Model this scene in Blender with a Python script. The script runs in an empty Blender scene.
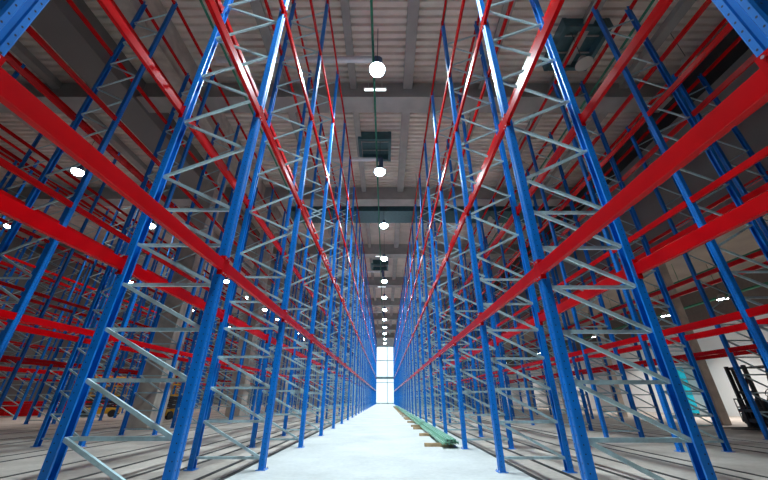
import bpy, math, random
from mathutils import Vector, Matrix
random.seed(7)
R = math.radians
scene = bpy.context.scene
col = scene.collection

# ---------------------------------------------------------------- camera, world, exposure
cam_d = bpy.data.cameras.new('camera'); cam = bpy.data.objects.new('camera', cam_d); col.objects.link(cam)
cam.location = (0, 0, 1.0); cam.rotation_euler = (R(90 + 26.3), 0, 0)
cam_d.sensor_width = 36; cam_d.lens = 320.7 / 768 * 36; cam_d.shift_x = -1.3 / 768
cam_d.clip_start = 0.02; cam_d.clip_end = 400
scene.camera = cam
w = bpy.data.worlds.new('world'); scene.world = w; w.use_nodes = True
wb = w.node_tree.nodes['Background']
wb.inputs[0].default_value = (0.78, 0.93, 1.0, 1); wb.inputs[1].default_value = 3.6
scene.view_settings.view_transform = 'Standard'; scene.view_settings.look = 'None'
scene.view_settings.exposure = -1.15; scene.view_settings.gamma = 1.0
scene.view_settings.use_curve_mapping = False
AISLE_W = 1150      # power of one lit high bay lamp over the main aisle
LEFT_W = 300
DOCK_W = 430
LAMP_COL = (0.74, 0.93, 1.0)

# ---------------------------------------------------------------- materials
def mat(name, rgb, rough=.5, metal=0., noise=.0, nscale=6., bump=0., bscale=40., spec=.5, emit=None, estr=0, coat=0.):
    m = bpy.data.materials.new(name); m.use_nodes = True
    nt = m.node_tree; b = nt.nodes['Principled BSDF']
    b.inputs['Base Color'].default_value = (*rgb, 1)
    b.inputs['Roughness'].default_value = rough; b.inputs['Metallic'].default_value = metal
    b.inputs['Specular IOR Level'].default_value = spec
    b.inputs['Coat Weight'].default_value = coat; b.inputs['Coat Roughness'].default_value = .12
    if emit: b.inputs['Emission Color'].default_value = (*emit, 1); b.inputs['Emission Strength'].default_value = estr
    tc = nt.nodes.new('ShaderNodeTexCoord')
    n = nt.nodes.new('ShaderNodeTexNoise'); n.inputs['Scale'].default_value = nscale; n.inputs['Detail'].default_value = 5
    nt.links.new(tc.outputs['Object'], n.inputs['Vector'])
    r = nt.nodes.new('ShaderNodeValToRGB')
    lo = tuple(max(0, c * (1 - noise)) for c in rgb); hi = tuple(min(1, c * (1 + noise)) for c in rgb)
    r.color_ramp.elements[0].position = .3; r.color_ramp.elements[1].position = .7
    r.color_ramp.elements[0].color = (*lo, 1); r.color_ramp.elements[1].color = (*hi, 1)
    nt.links.new(n.outputs['Fac'], r.inputs['Fac']); nt.links.new(r.outputs['Color'], b.inputs['Base Color'])
    if bump:
        n2 = nt.nodes.new('ShaderNodeTexNoise'); n2.inputs['Scale'].default_value = bscale
        nt.links.new(tc.outputs['Object'], n2.inputs['Vector'])
        bp = nt.nodes.new('ShaderNodeBump'); bp.inputs['Strength'].default_value = bump; bp.inputs['Distance'].default_value = .01
        nt.links.new(n2.outputs['Fac'], bp.inputs['Height']); nt.links.new(bp.outputs['Normal'], b.inputs['Normal'])
    return m

M = {}
M['blue'] = mat('blue_paint', (0.0, 0.18, 0.64), .36, noise=.12, nscale=3, spec=.45)
M['red'] = mat('red_paint', (0.55, 0.0, 0.002), .26, noise=.14, nscale=2, spec=.18)
M['galv'] = mat('galvanised_steel', (0.52, 0.68, 0.71), .38, .3, noise=.12, nscale=20)
M['bolt'] = mat('bolt_steel', (0.7, 0.7, 0.72), .3, 1.)
M['deck'] = mat('roof_deck', (0.86, 0.77, 0.70), .55, .1, noise=.10, nscale=1.2)
M['concrete'] = mat('precast_concrete', (0.52, 0.45, 0.39), .8, noise=.22, nscale=2.5, bump=.3)
M['girder'] = mat('roof_girder', (0.40, 0.38, 0.36), .7, noise=.12, nscale=1.5)
M['tealsteel'] = mat('dark_teal_steel', (0.05, 0.13, 0.15), .5, noise=.15)
M['duct'] = mat('silver_duct', (0.82, 0.80, 0.82), .35, .3, noise=.06)
M['pipe'] = mat('green_pipe', (0.02, 0.22, 0.13), .45, noise=.1)
M['wallgrey'] = mat('grey_wall_panel', (0.24, 0.22, 0.21), .7, noise=.05, nscale=.7)
M['wallwhite'] = mat('white_wall_panel', (0.86, 0.88, 0.88), .5, noise=.03, nscale=.7)
M['walldark'] = mat('dark_wall_panel', (0.16, 0.14, 0.13), .7, noise=.1)
M['deckdark'] = mat('dock_soffit', (0.30, 0.26, 0.23), .7, noise=.15, nscale=1)
M['slot'] = mat('floor_slot', (0.02, 0.017, 0.016), .7, noise=.2)
M['black'] = mat('black_plastic', (0.02, 0.02, 0.022), .5, noise=.1)
M['rubber'] = mat('tyre_rubber', (0.07, 0.06, 0.055), .8, noise=.2)
M['darkgrey'] = mat('dark_grey_paint', (0.05, 0.052, 0.055), .4, noise=.1)
M['orange'] = mat('orange_red_paint', (0.75, 0.12, 0.04), .4, noise=.08)
M['yellow'] = mat('yellow_paint', (0.75, 0.42, 0.02), .4, noise=.08)
M['cyan'] = mat('cyan_sheet', (0.0, 0.62, 0.85), .45, noise=.06)
M['wood'] = mat('rough_timber', (0.42, 0.28, 0.15), .8, noise=.3, nscale=9)
M['railgreen'] = mat('pale_green_steel', (0.26, 0.55, 0.38), .4, .1, noise=.12)
M['whitefilm'] = mat('white_film', (0.85, 0.85, 0.83), .35, noise=.04)
M['lamp_body'] = mat('lamp_body', (0.10, 0.16, 0.30), .4, .3)
M['lamp_grey'] = mat('lamp_dish', (0.55, 0.52, 0.48), .5)
M['lens'] = mat('lamp_lens_lit', (1, 1, 1), .3, emit=(0.75, 0.93, 1.0), estr=110)
M['lens_small'] = mat('strip_lens_lit', (1, 1, 1), .3, emit=(0.85, 0.97, 1.0), estr=5)
M['mullion'] = mat('window_frame_grey', (0.25, 0.36, 0.38), .5)

def floor_mat():
    m = bpy.data.materials.new('concrete_floor'); m.use_nodes = True
    nt = m.node_tree; b = nt.nodes['Principled BSDF']; L = nt.links.new
    tc = nt.nodes.new('ShaderNodeTexCoord')
    n1 = nt.nodes.new('ShaderNodeTexNoise'); n1.inputs['Scale'].default_value = .8; n1.inputs['Detail'].default_value = 8; n1.inputs['Roughness'].default_value = .65
    n2 = nt.nodes.new('ShaderNodeTexNoise'); n2.inputs['Scale'].default_value = 14; n2.inputs['Detail'].default_value = 6
    L(tc.outputs['Object'], n1.inputs['Vector']); L(tc.outputs['Object'], n2.inputs['Vector'])
    mx = nt.nodes.new('ShaderNodeMath'); mx.operation = 'MULTIPLY_ADD'; mx.inputs[1].default_value = .4
    L(n2.outputs['Fac'], mx.inputs[0]); L(n1.outputs['Fac'], mx.inputs[2])
    r = nt.nodes.new('ShaderNodeValToRGB'); r.color_ramp.elements[0].position = .5; r.color_ramp.elements[1].position = .85
    r.color_ramp.elements[0].color = (0.35, 0.285, 0.24, 1); r.color_ramp.elements[1].color = (0.54, 0.465, 0.41, 1)
    L(mx.outputs[0], r.inputs['Fac'])
    # paler grey ramp between the two rack rows; browner ramp elsewhere
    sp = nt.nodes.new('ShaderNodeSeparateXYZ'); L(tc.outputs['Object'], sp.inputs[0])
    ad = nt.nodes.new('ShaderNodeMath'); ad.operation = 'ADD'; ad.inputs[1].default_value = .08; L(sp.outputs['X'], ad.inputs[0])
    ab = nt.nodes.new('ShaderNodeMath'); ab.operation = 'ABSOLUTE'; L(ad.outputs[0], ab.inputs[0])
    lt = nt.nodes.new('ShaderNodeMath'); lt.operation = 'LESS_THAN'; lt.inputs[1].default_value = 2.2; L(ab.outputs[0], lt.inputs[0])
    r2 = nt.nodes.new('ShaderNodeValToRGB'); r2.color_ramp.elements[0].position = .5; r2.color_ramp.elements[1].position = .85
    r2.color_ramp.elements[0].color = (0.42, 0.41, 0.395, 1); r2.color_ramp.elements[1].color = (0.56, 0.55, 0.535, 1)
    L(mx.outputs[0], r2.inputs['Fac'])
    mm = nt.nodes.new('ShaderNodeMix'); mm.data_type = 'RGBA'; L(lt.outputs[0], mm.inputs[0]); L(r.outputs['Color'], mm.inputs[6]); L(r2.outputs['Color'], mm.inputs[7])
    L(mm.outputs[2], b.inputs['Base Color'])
    b.inputs['Roughness'].default_value = .55; b.inputs['Specular IOR Level'].default_value = .35
    return m
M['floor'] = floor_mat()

def post_mat():
    # blue paint with the two columns of punched slots of a rack post (dark holes)
    m = M['blue'].copy(); m.name = 'blue_punched_post'; nt = m.node_tree; b = nt.nodes['Principled BSDF']; L = nt.links.new
    tc = nt.nodes.new('ShaderNodeTexCoord'); sp = nt.nodes.new('ShaderNodeSeparateXYZ'); L(tc.outputs['Object'], sp.inputs[0])
    def ma(op, a, bb=None, c=None):
        n = nt.nodes.new('ShaderNodeMath'); n.operation = op
        for i, v in enumerate((a, bb, c)):
            if v is None: continue
            if isinstance(v, (int, float)): n.inputs[i].default_value = v
            else: L(v, n.inputs[i])
        return n.outputs[0]
    az = ma('SUBTRACT', ma('PINGPONG', sp.outputs['Z'], .035), .0175)       # repeats every .07
    zz = ma('MULTIPLY', ma('ADD', az, .0175), 1.0)
    ay = ma('SUBTRACT', ma('ABSOLUTE', sp.outputs['Y']), .033)
    ax = ma('SUBTRACT', sp.outputs['X'], .008)
    front = ma('GREATER_THAN', sp.outputs['X'], .040)
    side = ma('GREATER_THAN', ma('ABSOLUTE', sp.outputs['Y']), .0545)
    zz2 = ma('POWER', zz, 2)
    d1 = ma('SQRT', ma('ADD', ma('MULTIPLY', ma('POWER', ay, 2), 1.6), zz2))
    d2 = ma('SQRT', ma('ADD', ma('MULTIPLY', ma('POWER', ax, 2), 1.0), zz2))
    h1 = ma('MULTIPLY', ma('LESS_THAN', d1, .0068), front)
    h2 = ma('MULTIPLY', ma('LESS_THAN', d2, .0062), side)
    h = ma('MAXIMUM', h1, h2)
    mix = nt.nodes.new('ShaderNodeMix'); mix.data_type = 'RGBA'
    src = b.inputs['Base Color'].links[0].from_socket
    L(h, mix.inputs[0]); L(src, mix.inputs[6]); mix.inputs[7].default_value = (.004, .008, .03, 1)
    L(mix.outputs[2], b.inputs['Base Color'])
    return m
M['post'] = post_mat()

# ---------------------------------------------------------------- mesh helpers
class MB:
    def __init__(s): s.v = []; s.f = []; s.mi = []; s.mats = []; s.m = 0
    def use(s, m):
        if m not in s.mats: s.mats.append(m)
        s.m = s.mats.index(m); return s
    def add(s, vs, fs):
        o = len(s.v); s.v += [tuple(v) for v in vs]
        for f in fs: s.f.append([i + o for i in f]); s.mi.append(s.m)
        return s
    def box(s, x0, x1, y0, y1, z0, z1):
        vs = [(x, y, z) for z in (z0, z1) for y in (y0, y1) for x in (x0, x1)]
        return s.add(vs, [(0, 2, 3, 1), (4, 5, 7, 6), (0, 1, 5, 4), (2, 6, 7, 3), (0, 4, 6, 2), (1, 3, 7, 5)])
    def bar(s, a, b, w_, h_, up=(0, 0, 1)):
        a = Vector(a); b = Vector(b); d = (b - a).normalized(); up = Vector(up)
        if abs(d.dot(up)) > .98: up = Vector((0, 1, 0))
        x = d.cross(up).normalized(); y = x.cross(d).normalized()
        vs = []
        for p in (a, b):
            for sx, sy in ((-1, -1), (1, -1), (1, 1), (-1, 1)): vs.append(p + x * sx * w_ / 2 + y * sy * h_ / 2)
        return s.add(vs, [(3, 2, 1, 0), (4, 5, 6, 7), (0, 1, 5, 4), (1, 2, 6, 5), (2, 3, 7, 6), (3, 0, 4, 7)])
    def channel(s, a, b, w_, h_, t=.004, up=(0, 0, 1)):
        # a C channel: web w_, two flanges h_
        a = Vector(a); b = Vector(b); d = (b - a).normalized(); up = Vector(up)
        x = d.cross(up).normalized(); y = x.cross(d).normalized()
        pr = [(-w_/2, -h_/2), (w_/2, -h_/2), (w_/2, h_/2), (w_/2 - t, h_/2), (w_/2 - t, -h_/2 + t), (-w_/2 + t, -h_/2 + t), (-w_/2 + t, h_/2), (-w_/2, h_/2)]
        n = len(pr); vs = [p + x * u + y * v for p in (a, b) for u, v in pr]
        fs = [[n - 1 - i for i in range(n)], [n + i for i in range(n)]] + [(i, (i + 1) % n, n + (i + 1) % n, n + i) for i in range(n)]
        return s.add(vs, fs)
    def prism(s, pts, axis, a, b):
        # pts 2d outline extruded along axis 'x','y','z'
        n = len(pts); vs = []
        for q in (a, b):
            for u, v in pts: vs.append({'x': (q, u, v), 'y': (u, q, v), 'z': (u, v, q)}[axis])
        return s.add(vs, [[n - 1 - i for i in range(n)], [n + i for i in range(n)]] + [(i, (i + 1) % n, n + (i + 1) % n, n + i) for i in range(n)])
    def tube(s, a, b, r, n=12, r2=None, cap=True):
        a = Vector(a); b = Vector(b); d = (b - a).normalized(); r2 = r if r2 is None else r2
        up = Vector((0, 0, 1)) if abs(d.z) < .9 else Vector((0, 1, 0))
        x = d.cross(up).normalized(); y = x.cross(d).normalized(); vs = []
        for p, rr in ((a, r), (b, r2)):
            for i in range(n): t = 2 * math.pi * i / n; vs.append(p + x * math.cos(t) * rr + y * math.sin(t) * rr)
        fs = [(i, (i + 1) % n, n + (i + 1) % n, n + i) for i in range(n)]
        if cap: fs += [[n - 1 - i for i in range(n)], [n + i for i in range(n)]]
        return s.add(vs, fs)
    def path(s, pts, r, n=10):
        for i in range(len(pts) - 1): s.tube(pts[i], pts[i + 1], r, n)
        return s
    def lathe(s, prof, c=(0, 0, 0), n=24):
        vs = []; k = len(prof)
        for i in range(n):
            t = 2 * math.pi * i / n
            for r, z in prof: vs.append((c[0] + r * math.cos(t), c[1] + r * math.sin(t), c[2] + z))
        fs = [(i * k + j, ((i + 1) % n) * k + j, ((i + 1) % n) * k + j + 1, i * k + j + 1) for i in range(n) for j in range(k - 1)]
        return s.add(vs, fs)
    def mesh(s, name, m=None, smooth=False):
        me = bpy.data.meshes.new(name); me.from_pydata(s.v, [], s.f)
        if s.mats:
            for q in s.mats: me.materials.append(q)
            me.polygons.foreach_set('material_index', s.mi)
        elif m: me.materials.append(m)
        if smooth: me.polygons.foreach_set('use_smooth', [True] * len(s.f))
        me.update()
        return me
    def build(s, name, m=None, parent=None, loc=(0, 0, 0), smooth=False):
        return put(name, s.mesh(name, m, smooth), parent, loc)

def put(name, me, parent=None, loc=(0, 0, 0), rz=0, rot=None):
    o = bpy.data.objects.new(name, me); col.objects.link(o)
    o.location = loc; o.rotation_euler = rot or (0, 0, rz)
    if parent: o.parent = parent
    return o
def bevel(o, wd=.01, seg=2):
    b = o.modifiers.new('bevel', 'BEVEL'); b.width = wd; b.segments = seg; b.limit_method = 'ANGLE'; return o
def tag(o, label=None, cat=None, group=None, kind=None):
    if label: o['label'] = label
    if cat: o['category'] = cat
    if group: o['group'] = group
    if kind: o['kind'] = kind
    return o
def thing(name, label, cat, loc=(0, 0, 0), rz=0, group=None):
    return tag(put(name, None, None, loc, rz), label, cat, group)
def struct(mb, name, m): return tag(mb.build(name, m), kind='structure')

# ---------------------------------------------------------------- structure
XL, XR, XD, YB, YF = -34.0, 14.3, 22.0, -6.0, 80.0
ZC = 14.5
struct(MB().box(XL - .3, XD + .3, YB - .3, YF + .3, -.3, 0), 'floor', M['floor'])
# corrugated steel deck roof: ribs run across the hall
c = MB(); y = YB; xs0, xs1 = XL, XR + .3
pr = []
P = .30
while y < YF:
    pr += [(y, ZC), (y + .12, ZC), (y + .16, ZC + .12), (y + .26, ZC + .12)]; y += P
pr.append((YF + .3, ZC)); outline = pr + [(YF + .3, ZC + .3), (YB, ZC + .3)]
n = len(pr)
vs = [(x, a, b) for x in (xs0, xs1) for a, b in pr]
c.add(vs, [(i, n + i, n + i + 1, i + 1) for i in range(n - 1)])
c.box(xs0, xs1, YB, YF + .3, ZC + .3, ZC + .4)
struct(c, 'ceiling', M['deck'])
struct(MB().box(XL - .3, XL, YB, YF, 0, ZC + .3), 'wall_left', M['wallgrey'])
struct(MB().box(XL, XD + .3, YB - .3, YB, 0, ZC + .3), 'wall_back', M['wallgrey'])
# wall over the opening on the right, and the lower loading zone behind it
struct(MB().box(XR - .15, XR + .15, YB, YF, 7.4, ZC + .12), 'wall_right', M['wallgrey'])
struct(MB().box(XR + .15, XD + .3, YB, YF, 8.0, 8.2), 'ceiling_dock', M['deckdark'])
t = MB()
t.use(M['wallwhite']).box(XD, XD + .3, YB, YF, 0, 5.5); t.use(M['walldark']).box(XD, XD + .3, YB, YF, 5.5, 8.0)
struct(t, 'wall_dock', None)
# far wall with a tall glazed opening at the end of the main aisle
t = MB(); wx0, wx1, wz = -3.4, 3.6, 12.2
t.box(XL, wx0, YF, YF + .3, 0, ZC + .3).box(wx1, XD + .3, YF, YF + .3, 0, ZC + .3).box(wx0, wx1, YF, YF + .3, wz, ZC + .3)
struct(t, 'wall_far', M['wallwhite'])
t = MB()
for x in (wx0, .4, wx1 - .12): t.box(x, x + .12, YF + .02, YF + .2, 0, wz)
for z, hh in ((.0, .15), (4.2, .12), (5.0, .5), (8.9, .15), (wz - .15, .15)): t.box(wx0, wx1, YF + .04, YF + .16, z, z + hh)
win = struct(t, 'window_1', M['mullion'])
g = bpy.data.materials.new('clear_glass'); g.use_nodes = True
gb = g.node_tree.nodes['Principled BSDF']; gb.inputs['Transmission Weight'].default_value = 1; gb.inputs['Roughness'].default_value = .05
gb.inputs['IOR'].default_value = 1.45; gb.inputs['Base Color'].default_value = (.9, .98, 1, 1)
MB().box(wx0 + .1, wx1 - .1, YF + .09, YF + .1, .1, wz - .1).build('pane', g, win)

# transverse roof girders and lengthwise purlins
k = 1
for yy in (1.2, 10.4, 18.8, 28.2, 37.6, 47.0, 56.4, 65.8, 75.2):
    struct(MB().box(XL, XR - .15, yy, yy + .6, 13.45, 14.48).box(XL, XR - .15, yy - .15, yy + .75, 13.36, 13.45), 'trim_%d' % k, M['girder']); k += 1
for x, wd in ((-1.5, .16), (1.05, .22), (4.6, .2), (7.9, .2), (11.2, .2), (-4.8, .2), (-15.5, .2), (-19, .2), (-23, .2), (-28, .2)):
    t = MB().box(x - wd / 2, x + wd / 2, YB, YF, 14.15, 14.48).box(x - wd, x + wd, YB, YF, 14.08, 14.15)
    struct(t, 'trim_%d' % k, M['girder']); k += 1
# main lengthwise girder over the left column line, wide smooth one further left, black cable tray by right wall
struct(MB().box(-9.4, -8.5, YB, YF, 12.9, 14.48), 'trim_%d' % k, M['concrete']); k += 1
struct(MB().box(-12.9, -11.4, YB, YF, 13.2, 14.48), 'trim_%d' % k, M['wallgrey']); k += 1
struct(MB().box(XR - 1.1, XR - .15, YB, YF, 13.2, 13.9), 'trim_%d' % k, M['black']); k += 1
# dark slots let into the floor under and beside the racks
for x in (-2.25, -2.58, -3.2, -3.6, -4.3, -5.4, -6.75, -7.35, -9.3, -10.4, -12.0, -13.4, 2.12, 2.66, 3.4, 4.1, 5.0, 5.4, 7.8, 8.5, 9.5):
    struct(MB().box(x - .042, x + .042, YB + .3, YF - 4, -.02, .003), 'trim_%d' % k, M['slot']); k += 1
# columns
def column(x, y, top, label, w_=.55):
    o = MB().box(-w_ / 2, w_ / 2, -w_ / 2, w_ / 2, 0, top).build('concrete_column', M['concrete'], None, (x, y, 0))
    bevel(o, .03)
    return tag(o, label, 'column', 'precast columns')
for i, yy in enumerate((14.3, 22.7, 31.8, 40.9, 50.0, 59.1, 68.2)):
    column(-9.35, yy, 12.9, 'square grey concrete column standing behind the second rack row on the left' if i else 'nearest square concrete column behind the second rack row on the left', .9)
for i, yy in enumerate((9.2, 15.6, 22.0, 28.4, 34.8, 41.2, 47.6, 54.0, 60.4, 66.8)):
    column(XR, yy, 7.4, 'square concrete column in the line along the open right side of the hall' if i != 1 else 'square concrete column on the right just left of the forklift', .38)

# ---------------------------------------------------------------- pallet racking
PW, PD = .11, .09
def post_mesh(h):
    o = [(-.045, -.055), (.035, -.055), (.045, -.045), (.045, -.018), (.036, -.012), (.036, .012), (.045, .018), (.045, .045), (.035, .055), (-.045, .055),
         (-.045, .035), (-.037, .035), (-.037, .047), (.03, .047), (.03, -.047), (-.037, -.047), (-.037, -.035), (-.045, -.035)]
    return MB().prism(o, 'z', 0.008, h).mesh('post', M['post'])
base_me = MB().use(M['blue']).box(-.075, .075, -.085, .085, 0, .008).use(M['bolt']).tube((.06, .07, .008), (.06, .07, .03), .009, 6).tube((.06, -.07, .008), (.06, -.07, .03), .009, 6).mesh('base_plate')
def beam_mb(mb, L, off=(0, 0, 0), H=.13, T=.05):
    x, y, z = off; h = H / 2; t = T / 2
    p = [(-t + .004, -h), (t - .004, -h), (t, -h + .004), (t, h - .004), (t - .004, h), (-t + .004, h), (-t, h - .004), (-t, -h + .004)]
    return mb.prism([(x + a, z + b) for a, b in p], 'y', y, y + L)
def conn_mb(sy, bolts=True):
    # L-shaped end plate hooked on the post face; sy = direction of the beam
    m = MB().use(M['red'])
    m.box(-.03, .026, 0 if sy > 0 else -.007, .007 if sy > 0 else 0, -.115, .115)
    y0, y1 = (-.062, 0.007) if sy > 0 else (-.007, .062)
    m.box(.020, .027, y0, y1, -.115, .115)
    m.use(M['bolt']).tube((.027, (y0 + y1) / 2, .09), (.036, (y0 + y1) / 2, .09), .009, 8).tube((.027, (y0 + y1) / 2, -.09), (.036, (y0 + y1) / 2, -.09), .009, 8)
    return m
conn_me = {1: conn_mb(1).mesh('connector'), -1: conn_mb(-1).mesh('connector')}
def brace_list(top, NS):
    # (left x is 'high' end).  entries: kind, z_left, z_right for a frame seen with +x to the right
    z0 = .66 - NS; out = []; z = z0
    while z < 3.3: out.append(('h', z, z)); z += NS
    z = .66
    while z < 3.75: out.append(('d', z, z - NS)); z += NS
    zl = z - NS; nxt = 'up'
    while zl + NS < top - .15:
        out.append(('u', zl, zl + NS)); zl += NS
        if zl + NS < top - .15: out.append(('z', zl + NS, zl)); zl += NS
    return out

def rack_row(label, x0, x1, face, y0, pitch, nfr, levels, detail, group, solid=100):
    """x0 left post line, x1 right post line, face=+1 aisle side is +x. detail 2: sub-parts, 1: parts"""
    rr = thing('pallet_rack_row', label, 'pallet rack', (0, 0, 0), 0, group)
    top = levels[-1] + .12
    pm = post_mesh(top); ys = [y0 + pitch * k for k in range(nfr)]
    # posts
    for yy in ys:
        for x, f in ((x0, -1), (x1, 1)):
            p = put('post', pm, rr, (x, yy, 0), 0 if f > 0 else math.pi)
            if detail == 2: put('base_plate', base_me, p)
            elif yy < 25: put('base_plate', base_me, p)
    if detail < 2: pass
    # braces
    bl = brace_list(top, .505 if x1 < 0 else .483); wl, wr = x0 + .04, x1 - .04; W = wr - wl
    cache = {}
    def bmesh_(k_, dz):
        key = round(dz, 3)
        if key not in cache:
            cache[key] = MB().channel((0, 0, 0), (W, 0, dz),  .037, .030, .004, up=(0, 1, 0)).mesh('brace', M['galv'])
        return cache[key]
    near = sorted(ys, key=lambda q: abs(q - .8) if q > 0 else 99)
    nb = max(1, solid // len(bl)); indiv = set(near[:nb])
    lump = MB()
    for yy in ys:
        for j, (k_, za, zb) in enumerate(bl):
            dy = .018 if k_ in 'hz' else -.018
            if detail >= 1 and yy in indiv: put('brace', bmesh_(k_, zb - za), rr, (wl, yy + dy, za))
            elif yy < 30: lump.channel((wl, yy + dy, za), (wr, yy + dy, zb),  .037, .030, .004, up=(0, 1, 0))
            else: lump.bar((wl, yy + dy, za), (wr, yy + dy, zb), .030, .037)
    tag(lump.build('bracing', M['galv'], rr), kind='stuff')
    # beams, the first ones as parts of their own
    L = pitch - PW; bm = beam_mb(MB(), L).mesh('beam', M['red']); cnt = 0; lumpb = MB().use(M['red'])
    for yy in ys[:-1]:
        for z in levels:
            for x, f in ((x0, -1), (x1, 1)):
                xx = x + f * .022
                if cnt < 100:
                    if f > 0: b = put('beam', bm, rr, (xx, yy + PW / 2, z))
                    else: b = put('beam', bm, rr, (xx, yy + PW / 2 + L, z), math.pi)
                    if detail == 2:
                        put('connector', conn_me[1], b, (0, 0, 0)); put('connector', conn_me[-1], b, (0, L, 0))
                    cnt += 1
                else: beam_mb(lumpb, L, (xx, yy + PW / 2, z))
    if lumpb.v: tag(lumpb.build('beam', None, rr), kind='stuff')
    return rr
LL = [2.395, 4.876, 7.52, 10.13, 12.8]
LR = [2.30, 4.586, 6.98, 8.95, 11.3]
rack_row('tall blue and red pallet rack row forming the left side of the central aisle', -3.04, -1.93, 1, .97 - 2.56, 2.56, 31, LL, 2, None)
rack_row('tall blue and red pallet rack row forming the right side of the central aisle', 1.77, 2.80, -1, .91 - 2.505, 2.505, 31, LR, 2, None)
rack_row('second rack row left of the aisle, just in front of the concrete columns', -8.07, -7.04, 1, .88, 2.63, 29, LL, 1, None)
rack_row('second rack row right of the aisle, between the aisle row and forklift', 6.2, 7.2, 1, 3.0, 2.5, 29, LR, 1, None)
rack_row('third pallet rack row to the right, beside the forklift near the open right side', 10.35, 11.3, 1, 5.25, 2.45, 28, LR, 1, None)
rack_row('third pallet rack row to the left, beyond the concrete columns', -15.6, -14.4, 1, 5.8, 2.55, 27, LL, 1, None)
rack_row('fourth pallet rack row to the left, beyond the wide grey ceiling girder', -20.6, -19.4, 1, 9.0, 2.55, 26, LL, 0, None, 0)
rack_row('farthest pallet rack row on the left, against the side wall', -29.8, -28.6, 1, 11.0, 2.55, 25, LL, 0, None, 0)

# ---------------------------------------------------------------- lamps
def area(name, loc, power, size, color=LAMP_COL, parent=None, spread=112):
    ld = bpy.data.lights.new(name, 'AREA'); ld.shape = 'DISK'; ld.size = size; ld.energy = power; ld.color = color; ld.spread = R(spread)
    o = bpy.data.objects.new(name, ld); col.objects.link(o); o.location = loc
    if parent: o.parent = parent
    return o
body_me = MB().lathe([(0.0, .42), (.06, .42), (.10, .36), (.15, .30), (.18, .10), (.30, .03), (.31, 0.0), (.29, 0.0)], n=20).mesh('lamp_housing', M['lamp_body'], True)
bodyg_me = MB().lathe([(0.0, .42), (.06, .42), (.10, .36), (.15, .30), (.18, .10), (.30, .03), (.31, 0.0), (.29, 0.0)], n=20).mesh('lamp_housing', M['lamp_grey'], True)
lens_me = MB().lathe([(.285, .01), (.28, -.05), (.24, -.13), (.16, -.19), (.07, -.215), (0, -.22)], n=24).mesh('lens', M['lens'], True)
lensoff_me = MB().tube((0, 0, .005), (0, 0, .02), .285, 24).mesh('lens', M['lamp_grey'])
cord_me = {z: MB().tube((0, 0, .42), (0, 0, 14.5 - z), .012, 6).mesh('hanger', M['darkgrey']) for z in (12.0, 12.3)}
def high_bay(x, y, z, lit, label, group):
    t = thing('high_bay_lamp', label, 'ceiling lamp', (x, y, z), 0, group)
    put('lamp_housing', body_me if lit else bodyg_me, t); put('lens', lens_me if lit else lensoff_me, t); put('hanger', cord_me[z], t)
    if lit: area('lamp_light', (0, 0, -.26), lit, .45, LAMP_COL if abs(x) < 1 else (1, .93, .86), t)
    return t
for i in range(13):
    yy = 1.9 + 6 * i
    high_bay(-.3 if i < 3 else -.1, yy, 12.0, AISLE_W, ('brightest, nearest round lamp hanging over the central aisle' if i == 1 else 'second bright round lamp hanging over the central aisle' if i == 2 else 'lit round lamp in the far row over the central aisle'), 'lit lamps over the central aisle')
for x in (-16.6, -26.6):
    for i in range(0 if x > -20 else 1, 10, 1 if x > -20 else 2):
        high_bay(x, 13.9 + 6 * i, 12.0, LEFT_W, 'lit round high bay lamp seen through the racks on the left side', 'lit lamps in the left side aisles')
for x in (4.6, 8.7):
    for i in range(4):
        high_bay({4.6: 7.5, 8.7: 11.5}[x] + (.0 if i == 0 else 0), 7.9 + 6 * i, 12.3, 0, 'unlit grey round high bay lamp under the roof on the right', 'unlit lamps over the right racks')
# galvanised air ducts crossing to the lamps over the aisle
for i, yy in enumerate((7.9, 13.9, 31.9, 49.9)):
    t = thing('air_duct', ('silver round duct ending in an elbow above the nearest lamp', 'silver round duct ending above the second lamp', 'small far silver duct over the aisle', 'small far silver duct over the aisle')[i], 'duct', (-.3, yy + .46, 13.23), 0, 'round ducts over the aisle')
    MB().tube((-6.5, 0, 0), (-.1, 0, 0), .12, 16).tube((-3, 0, .1), (-3, 0, 1.3), .012, 6).tube((-6, 0, .1), (-6, 0, 1.3), .012, 6).build('duct_pipe', M['duct'], t, smooth=False)
    MB().tube((-.12, 0, .02), (.06, 0, -.02), .14, 14).tube((.06, 0, .03), (.06, 0, -.62), .12, 14).build('elbow', M['lamp_body'], t)
# roof hatches (dark teal frames)
for i, (x, yy) in enumerate(((-.6, 14.4), (-.6, 33.0), (7.9, 8.4))):
    t = thing('roof_hatch', ('dark teal square roof hatch behind the second aisle lamp', 'small far dark roof hatch over the aisle', 'dark teal roof hatch above the right hand racks')[i], 'roof hatch', (x, yy, 13.9))
    f_ = MB(); s_ = .85
    for a in (-1, 1): f_.box(a * s_ - .08, a * s_ + .08, -s_ - .1, s_ + .1, 0, .55).box(-s_, s_, a * s_ - .08, a * s_ + .08, 0, .55)
    f_.build('frame', M['tealsteel'], t); MB().box(-s_, s_, -s_, s_, .4, .5).build('panel', M['tealsteel'], t)
    MB().bar((-s_, -.4, .3), (s_, -.4, .3), .05, .05).bar((-s_, .3, .3), (s_, .3, .3), .05, .05).build('louvre_bar', M['girder'], t)
# dark deep transverse duct across the aisle beyond the second lamp
t = thing('ventilation_duct', 'big dark teal duct crossing the roof beyond the second lamp', 'duct', (0, 21.2, 13.42))
f_ = MB().box(-7.2, 13.0, -.9, .9, 0, .7)
for q in range(14):
    f_.box(-6.8 + q * 1.4, -6.74 + q * 1.4, -.92, .92, -.02, .72)
    if q % 3 == 1: f_.tube((-6.77 + q * 1.4, 0, .7), (-6.77 + q * 1.4, 0, 1.08), .015, 6)
f_.build('duct_body', M['tealsteel'], t)
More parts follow.
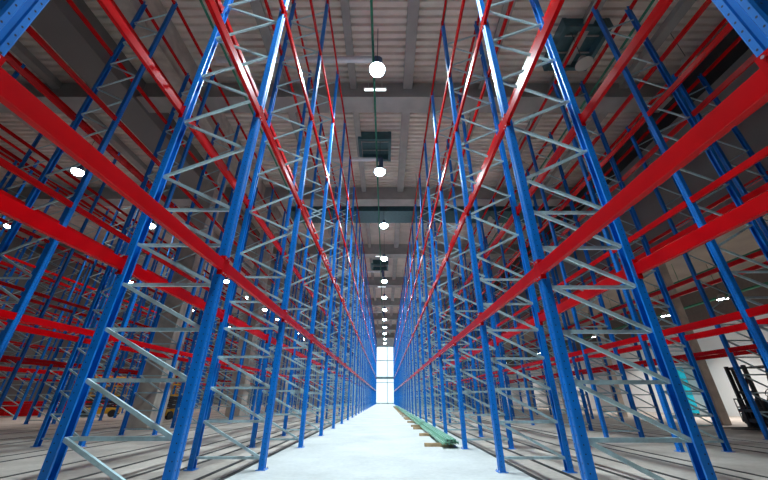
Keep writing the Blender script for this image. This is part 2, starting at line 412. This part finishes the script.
# strip lights on the girders over the aisle
for i, (yy, zz) in enumerate(((9.7, 13.28), (28.3, 13.28), (37.7, 13.28))):
    t = thing('strip_light', ('short strip light under the first girder beyond the nearest lamp', 'small far strip light under a girder', 'small far strip light under a girder')[i], 'strip light', (-.45, yy + .1, zz), 0, 'strip lights under the girders')
    MB().box(-.5, .5, -.07, .07, 0, .08).tube((-.3, 0, .08), (-.3, 0, 14.5 - zz if i == 0 else .1), .01, 6).tube((.3, 0, .08), (.3, 0, 14.5 - zz if i == 0 else .1), .01, 6).build('housing', M['whitefilm'], t); MB().box(-.46, .46, -.05, .05, -.02, 0).build('diffuser', M['lens_small'], t)
# green sprinkler pipes running the length of the hall
for x, z, lab in ((-.47, 12.98, 'green sprinkler pipe running lengthwise over the lamps of the aisle'), (2.05, 12.98, 'green sprinkler pipe over the right edge of the aisle'),
                  (9.0, 12.98, 'green sprinkler pipe over the outer right racks'), (-6.2, 12.98, 'green sprinkler pipe over the left side aisle'),
                  (16.6, 6.9, 'green pipe under the low ceiling beyond the right columns, nearer one'), (19.2, 6.2, 'green pipe under the low ceiling beyond the right columns, farther one')):
    t = MB().tube((x, YB + .2, z), (x, YF - .2, z), .045 if z > 10 else .07, 8)
    for q in range(14):
        yy = YB + 5.3 + q * 6; t.tube((x, yy, z), (x, yy, (ZC - .005 if z > 10 else 7.995)), .012, 6)
        t.tube((x, yy + 1.5, z - .1), (x, yy + 1.5, z), .02, 6)
    tag(t.build('sprinkler_pipe', M['pipe']), lab, 'pipe')
# lamps of the low zone on the right
for i, yy in enumerate((9.3, 17.3, 21.3, 29.3, 41.0, 53.0, 65.0)):
    t = thing('dock_lamp', 'small bright lamp under the low ceiling beyond the right columns' + (', nearest' if i == 1 else ''), 'ceiling lamp', (18.6, yy, 5.9), 0, 'lamps beyond the right columns')
    MB().lathe([(0, .3), (.1, .28), (.26, .03), (.27, 0), (.25, 0)], n=16).build('lamp_housing', M['lamp_grey'], t, smooth=True)
    MB().tube((0, 0, .005), (0, 0, .02), .24, 16).build('lens', M['lens'], t); MB().tube((0, 0, .3), (0, 0, 2.1), .012, 6).build('hanger', M['darkgrey'], t)
    area('lamp_light', (0, 0, -.03), DOCK_W, .45, (1, .98, .94), t)

# ---------------------------------------------------------------- bundles of green rails on timber by the right rack
# each rail is an inverted channel with punched top
rm = MB().use(M['railgreen']).prism([(-.032, 0), (-.026, 0), (-.026, .05), (.026, .05), (.026, 0), (.032, 0), (.032, .056), (-.032, .056)], 'y', 0, 5.4)
rm.use(M['black'])
for q in range(27): rm.box(-.017, .017, .06 + q * .2, .16 + q * .2, .0555, .0578)
rail_me = rm.mesh('steel_rail')
timber_me = MB().use(M['wood']).box(-.34, .31, -.045, .045, 0, .07).mesh('timber_block')
YR = 8.45
for b in range(7):
    yb = YR + b * 5.75; xb = 1.45
    for yy in (.35, 2.7, 5.0):
        first = b == 0 and yy == .35
        o = put('timber_block', timber_me, None, (xb - (.2 if first else .1), yb + yy, 0), R(random.uniform(-4, 4)))
        tag(o, 'timber block sticking out from under the near end of the green rails' if first else 'timber block under the green rails farther up the aisle', 'timber block', 'timbers under the green rails')
    for j in range(5):
        for lay in range(2):
            if lay == 1 and j in (0, 4): continue
            o = put('steel_rail', rail_me, None, (xb - .13 + j * .076 + lay * .004, yb + random.uniform(-.06, .06), .07 + lay * .058), R(random.uniform(-.03, .03)))
            tag(o, 'pale green punched steel rail in the bundle beside the right rack, ' + ('nearest bundle' if b == 0 else 'farther bundles'), 'steel rail', 'nearest bundle of green rails' if b == 0 else 'farther bundles of green rails')

# ---------------------------------------------------------------- forklift on the right
def forklift(x, y, rz):
    t = thing('forklift', 'dark forklift with upright mast parked behind the racks at the right edge', 'forklift', (x, y, 0), rz)
    # local: forks towards -x
    b = MB().prism([(-.55, .28), (1.25, .28), (1.45, .42), (1.42, 1.05), (1.05, 1.12), (.9, .85), (.25, .82), (-.05, .72), (-.3, .95), (-.5, .95)], 'y', -.5, .5).build('chassis', M['darkgrey'], t); bevel(b, .03)
    bevel(MB().prism([(.85, .86), (1.4, .9), (1.42, 1.08), (1.1, 1.14), (.9, 1.1)], 'y', -.48, .48).build('counterweight', M['orange'], t), .03)
    f_ = MB()
    for s in (-1, 1):
        f_.prism([(-.78, .55), (-.66, .72), (-.42, .80), (-.18, .72), (-.06, .55), (-.12, .55), (-.22, .66), (-.42, .72), (-.62, .66), (-.72, .55)], 'y', s * .58 - .1, s * .58 + .1)
    f_.build('fender', M['orange'], t)
    for xx, r_, yw in ((-.42, .34, .58), (1.0, .27, .5)):
        for s in (-1, 1):
            wv = MB().use(M['rubber']).tube((0, -.1, 0), (0, .1, 0), r_, 28)
            for q in range(14):
                a = q * math.pi / 7; wv.bar((r_ * math.cos(a), -.1, r_ * math.sin(a)), (r_ * math.cos(a), .1, r_ * math.sin(a)), .05, .03)
            wo = wv.build('wheel', None, t, (xx, s * yw, r_ + .015))
            MB().tube((0, -.115, 0), (0, .115, 0), r_ * .5, 18).tube((0, -.13, 0), (0, .13, 0), r_ * .18, 12).build('hub', M['orange'], wo)
    m_ = MB()
    for s in (-1, 1):
        m_.channel((-.82, s * .36, .12), (-.82, s * .36, 2.08), .10, .09, .02, up=(0, 1, 0)); m_.bar((-.72, s * .27, .2), (-.72, s * .27, 2.0), .07, .07)
        m_.tube((-.68, s * .18, .3), (-.68, s * .18, 1.7), .035, 10)
    for z in (.35, 1.2, 2.0): m_.bar((-.8, -.38, z), (-.8, .38, z), .05, .09)
    m_.build('mast', M['black'], t)
    g_ = MB()
    for z in (.3, .62): g_.bar((-.92, -.5, z), (-.92, .5, z), .04, .1)
    for z in (.72, .98): g_.bar((-.92, -.5, z), (-.92, .5, z), .03, .04)
    for q in range(8): g_.bar((-.92, -.5 + q / 7, .3), (-.92, -.5 + q / 7, .98), .02, .02)
    g_.build('load_backrest', M['darkgrey'], t)
    for s in (-1, 1): MB().prism([(-2.0, .06), (-.93, .05), (-.93, .62), (-.97, .62), (-.98, .11), (-1.95, .08)], 'y', s * .28 - .05, s * .28 + .05).build('fork', M['darkgrey'], t)
    o_ = MB()
    for s in (-1, 1):
        o_.bar((-.45, s * .45, .9), (-.15, s * .42, 2.02), .05, .05); o_.bar((1.0, s * .45, 1.05), (.92, s * .42, 2.02), .05, .05)
        o_.bar((-.2, s * .42, 2.04), (.98, s * .42, 2.04), .06, .05)
    for q in range(8): o_.bar((-.18 + q * .16, -.42, 2.05), (-.18 + q * .16, .42, 2.05), .03, .03)
    o_.build('overhead_guard', M['black'], t)
    bevel(MB().prism([(.25, .82), (.75, .82), (.72, .95), (.85, 1.45), (.75, 1.47), (.62, .98), (.25, .95)], 'y', -.25, .25).build('seat', M['black'], t), .03)
    w_ = MB(); n = 20
    pts = [Vector((0, .16 * math.cos(2 * math.pi * i / n), .16 * math.sin(2 * math.pi * i / n))) for i in range(n + 1)]
    rot = Matrix.Rotation(R(35), 3, 'Y'); w_.path([rot @ p + Vector((-.05, 0, 1.2)) for p in pts], .014, 6)
    w_.bar((-.05, 0, 1.2), (-.28, 0, .85), .05, .05); w_.build('steering_wheel', M['black'], t)
    return t
forklift(13.7, 12.6, R(-6))

# ---------------------------------------------------------------- clutter in the side zones
t = thing('storage_cabinet', 'tall cyan cabinet standing by the white wall on the far right', 'cabinet', (20.9, 25.2, 0))
bevel(MB().box(-.2, .2, -.8, .8, .1, 3.0).build('body', M['cyan'], t), .03)
MB().box(-.215, -.2, -.01, .01, .15, 2.85).box(-.23, -.2, -.12, -.08, 1.3, 1.6).box(-.23, -.2, .08, .12, 1.3, 1.6).build('door_handle', M['darkgrey'], t)
f_ = MB()
for a in (-.13, .13):
    for b in (-.7, .7): f_.box(a - .05, a + .05, b - .05, b + .05, 0, .1)
f_.build('foot', M['black'], t)
def scissor_lift(x, y, rz, label):
    t = thing('scissor_lift', label, 'scissor lift', (x, y, 0), rz)
    bevel(MB().box(-.9, .9, -.4, .4, .18, .5).build('chassis', M['yellow'], t), .03)
    for a in (-.65, .65):
        for b in (-.4, .4): MB().tube((a, b - .07, .2), (a, b + .07, .2), .2, 18).build('wheel', M['black'], t)
    s_ = MB()
    for b in (-.3, .3):
        for z in (.52, .72, .92): s_.bar((-.8, b, z), (.8, b, z + .18), .05, .07).bar((-.8, b + .04, z + .18), (.8, b + .04, z), .05, .07)
    s_.build('scissor_arms', M['darkgrey'], t)
    MB().box(-.95, .95, -.42, .42, 1.12, 1.2).build('platform', M['yellow'], t)
    r_ = MB()
    for z in (1.7, 2.2):
        for b in (-.4, .4): r_.tube((-.92, b, z), (.92, b, z), .022, 6)
        for a in (-.92, .92): r_.tube((a, -.4, z), (a, .4, z), .022, 6)
    for a in (-.92, -.3, .3, .92):
        for b in (-.4, .4): r_.tube((a, b, 1.2), (a, b, 2.2), .022, 6)
    r_.build('guard_rail', M['yellow'], t)
    return t
scissor_lift(-17.2, 22.0, R(25), 'yellow scissor lift parked far off on the left between blue rack posts')
scissor_lift(-11.7, 20.0, R(80), 'yellow scissor lift just right of the nearest concrete column on the left')
t = tag(MB().tube((-1.2, 0, .28), (1.2, 0, .28), .28, 20).tube((-1.25, 0, .28), (1.25, 0, .28), .06, 10).build('film_roll', M['whitefilm'], None, (-17.0, 25.5, 0)), 'white roll lying on the floor on the far left', 'roll')
# red beams still lying in stacks on the floor at the far left
beam_long = beam_mb(MB(), 2.4).mesh('rack_beam', M['red'])
for s_, (x, y) in enumerate(((-23.0, 21.5), (-22.6, 24.6), (-23.2, 28.0))):
    for lay in range(6):
        for j in range(6):
            o = put('rack_beam', beam_long, None, (x + j * .09, y, .075 + lay * .141))
            tag(o, 'red rack beam in the ' + ('nearest', 'middle', 'farthest')[s_] + ' loose stack on the floor at the far left', 'rack beam', ('nearest', 'middle', 'farthest')[s_] + ' loose stack of red beams')
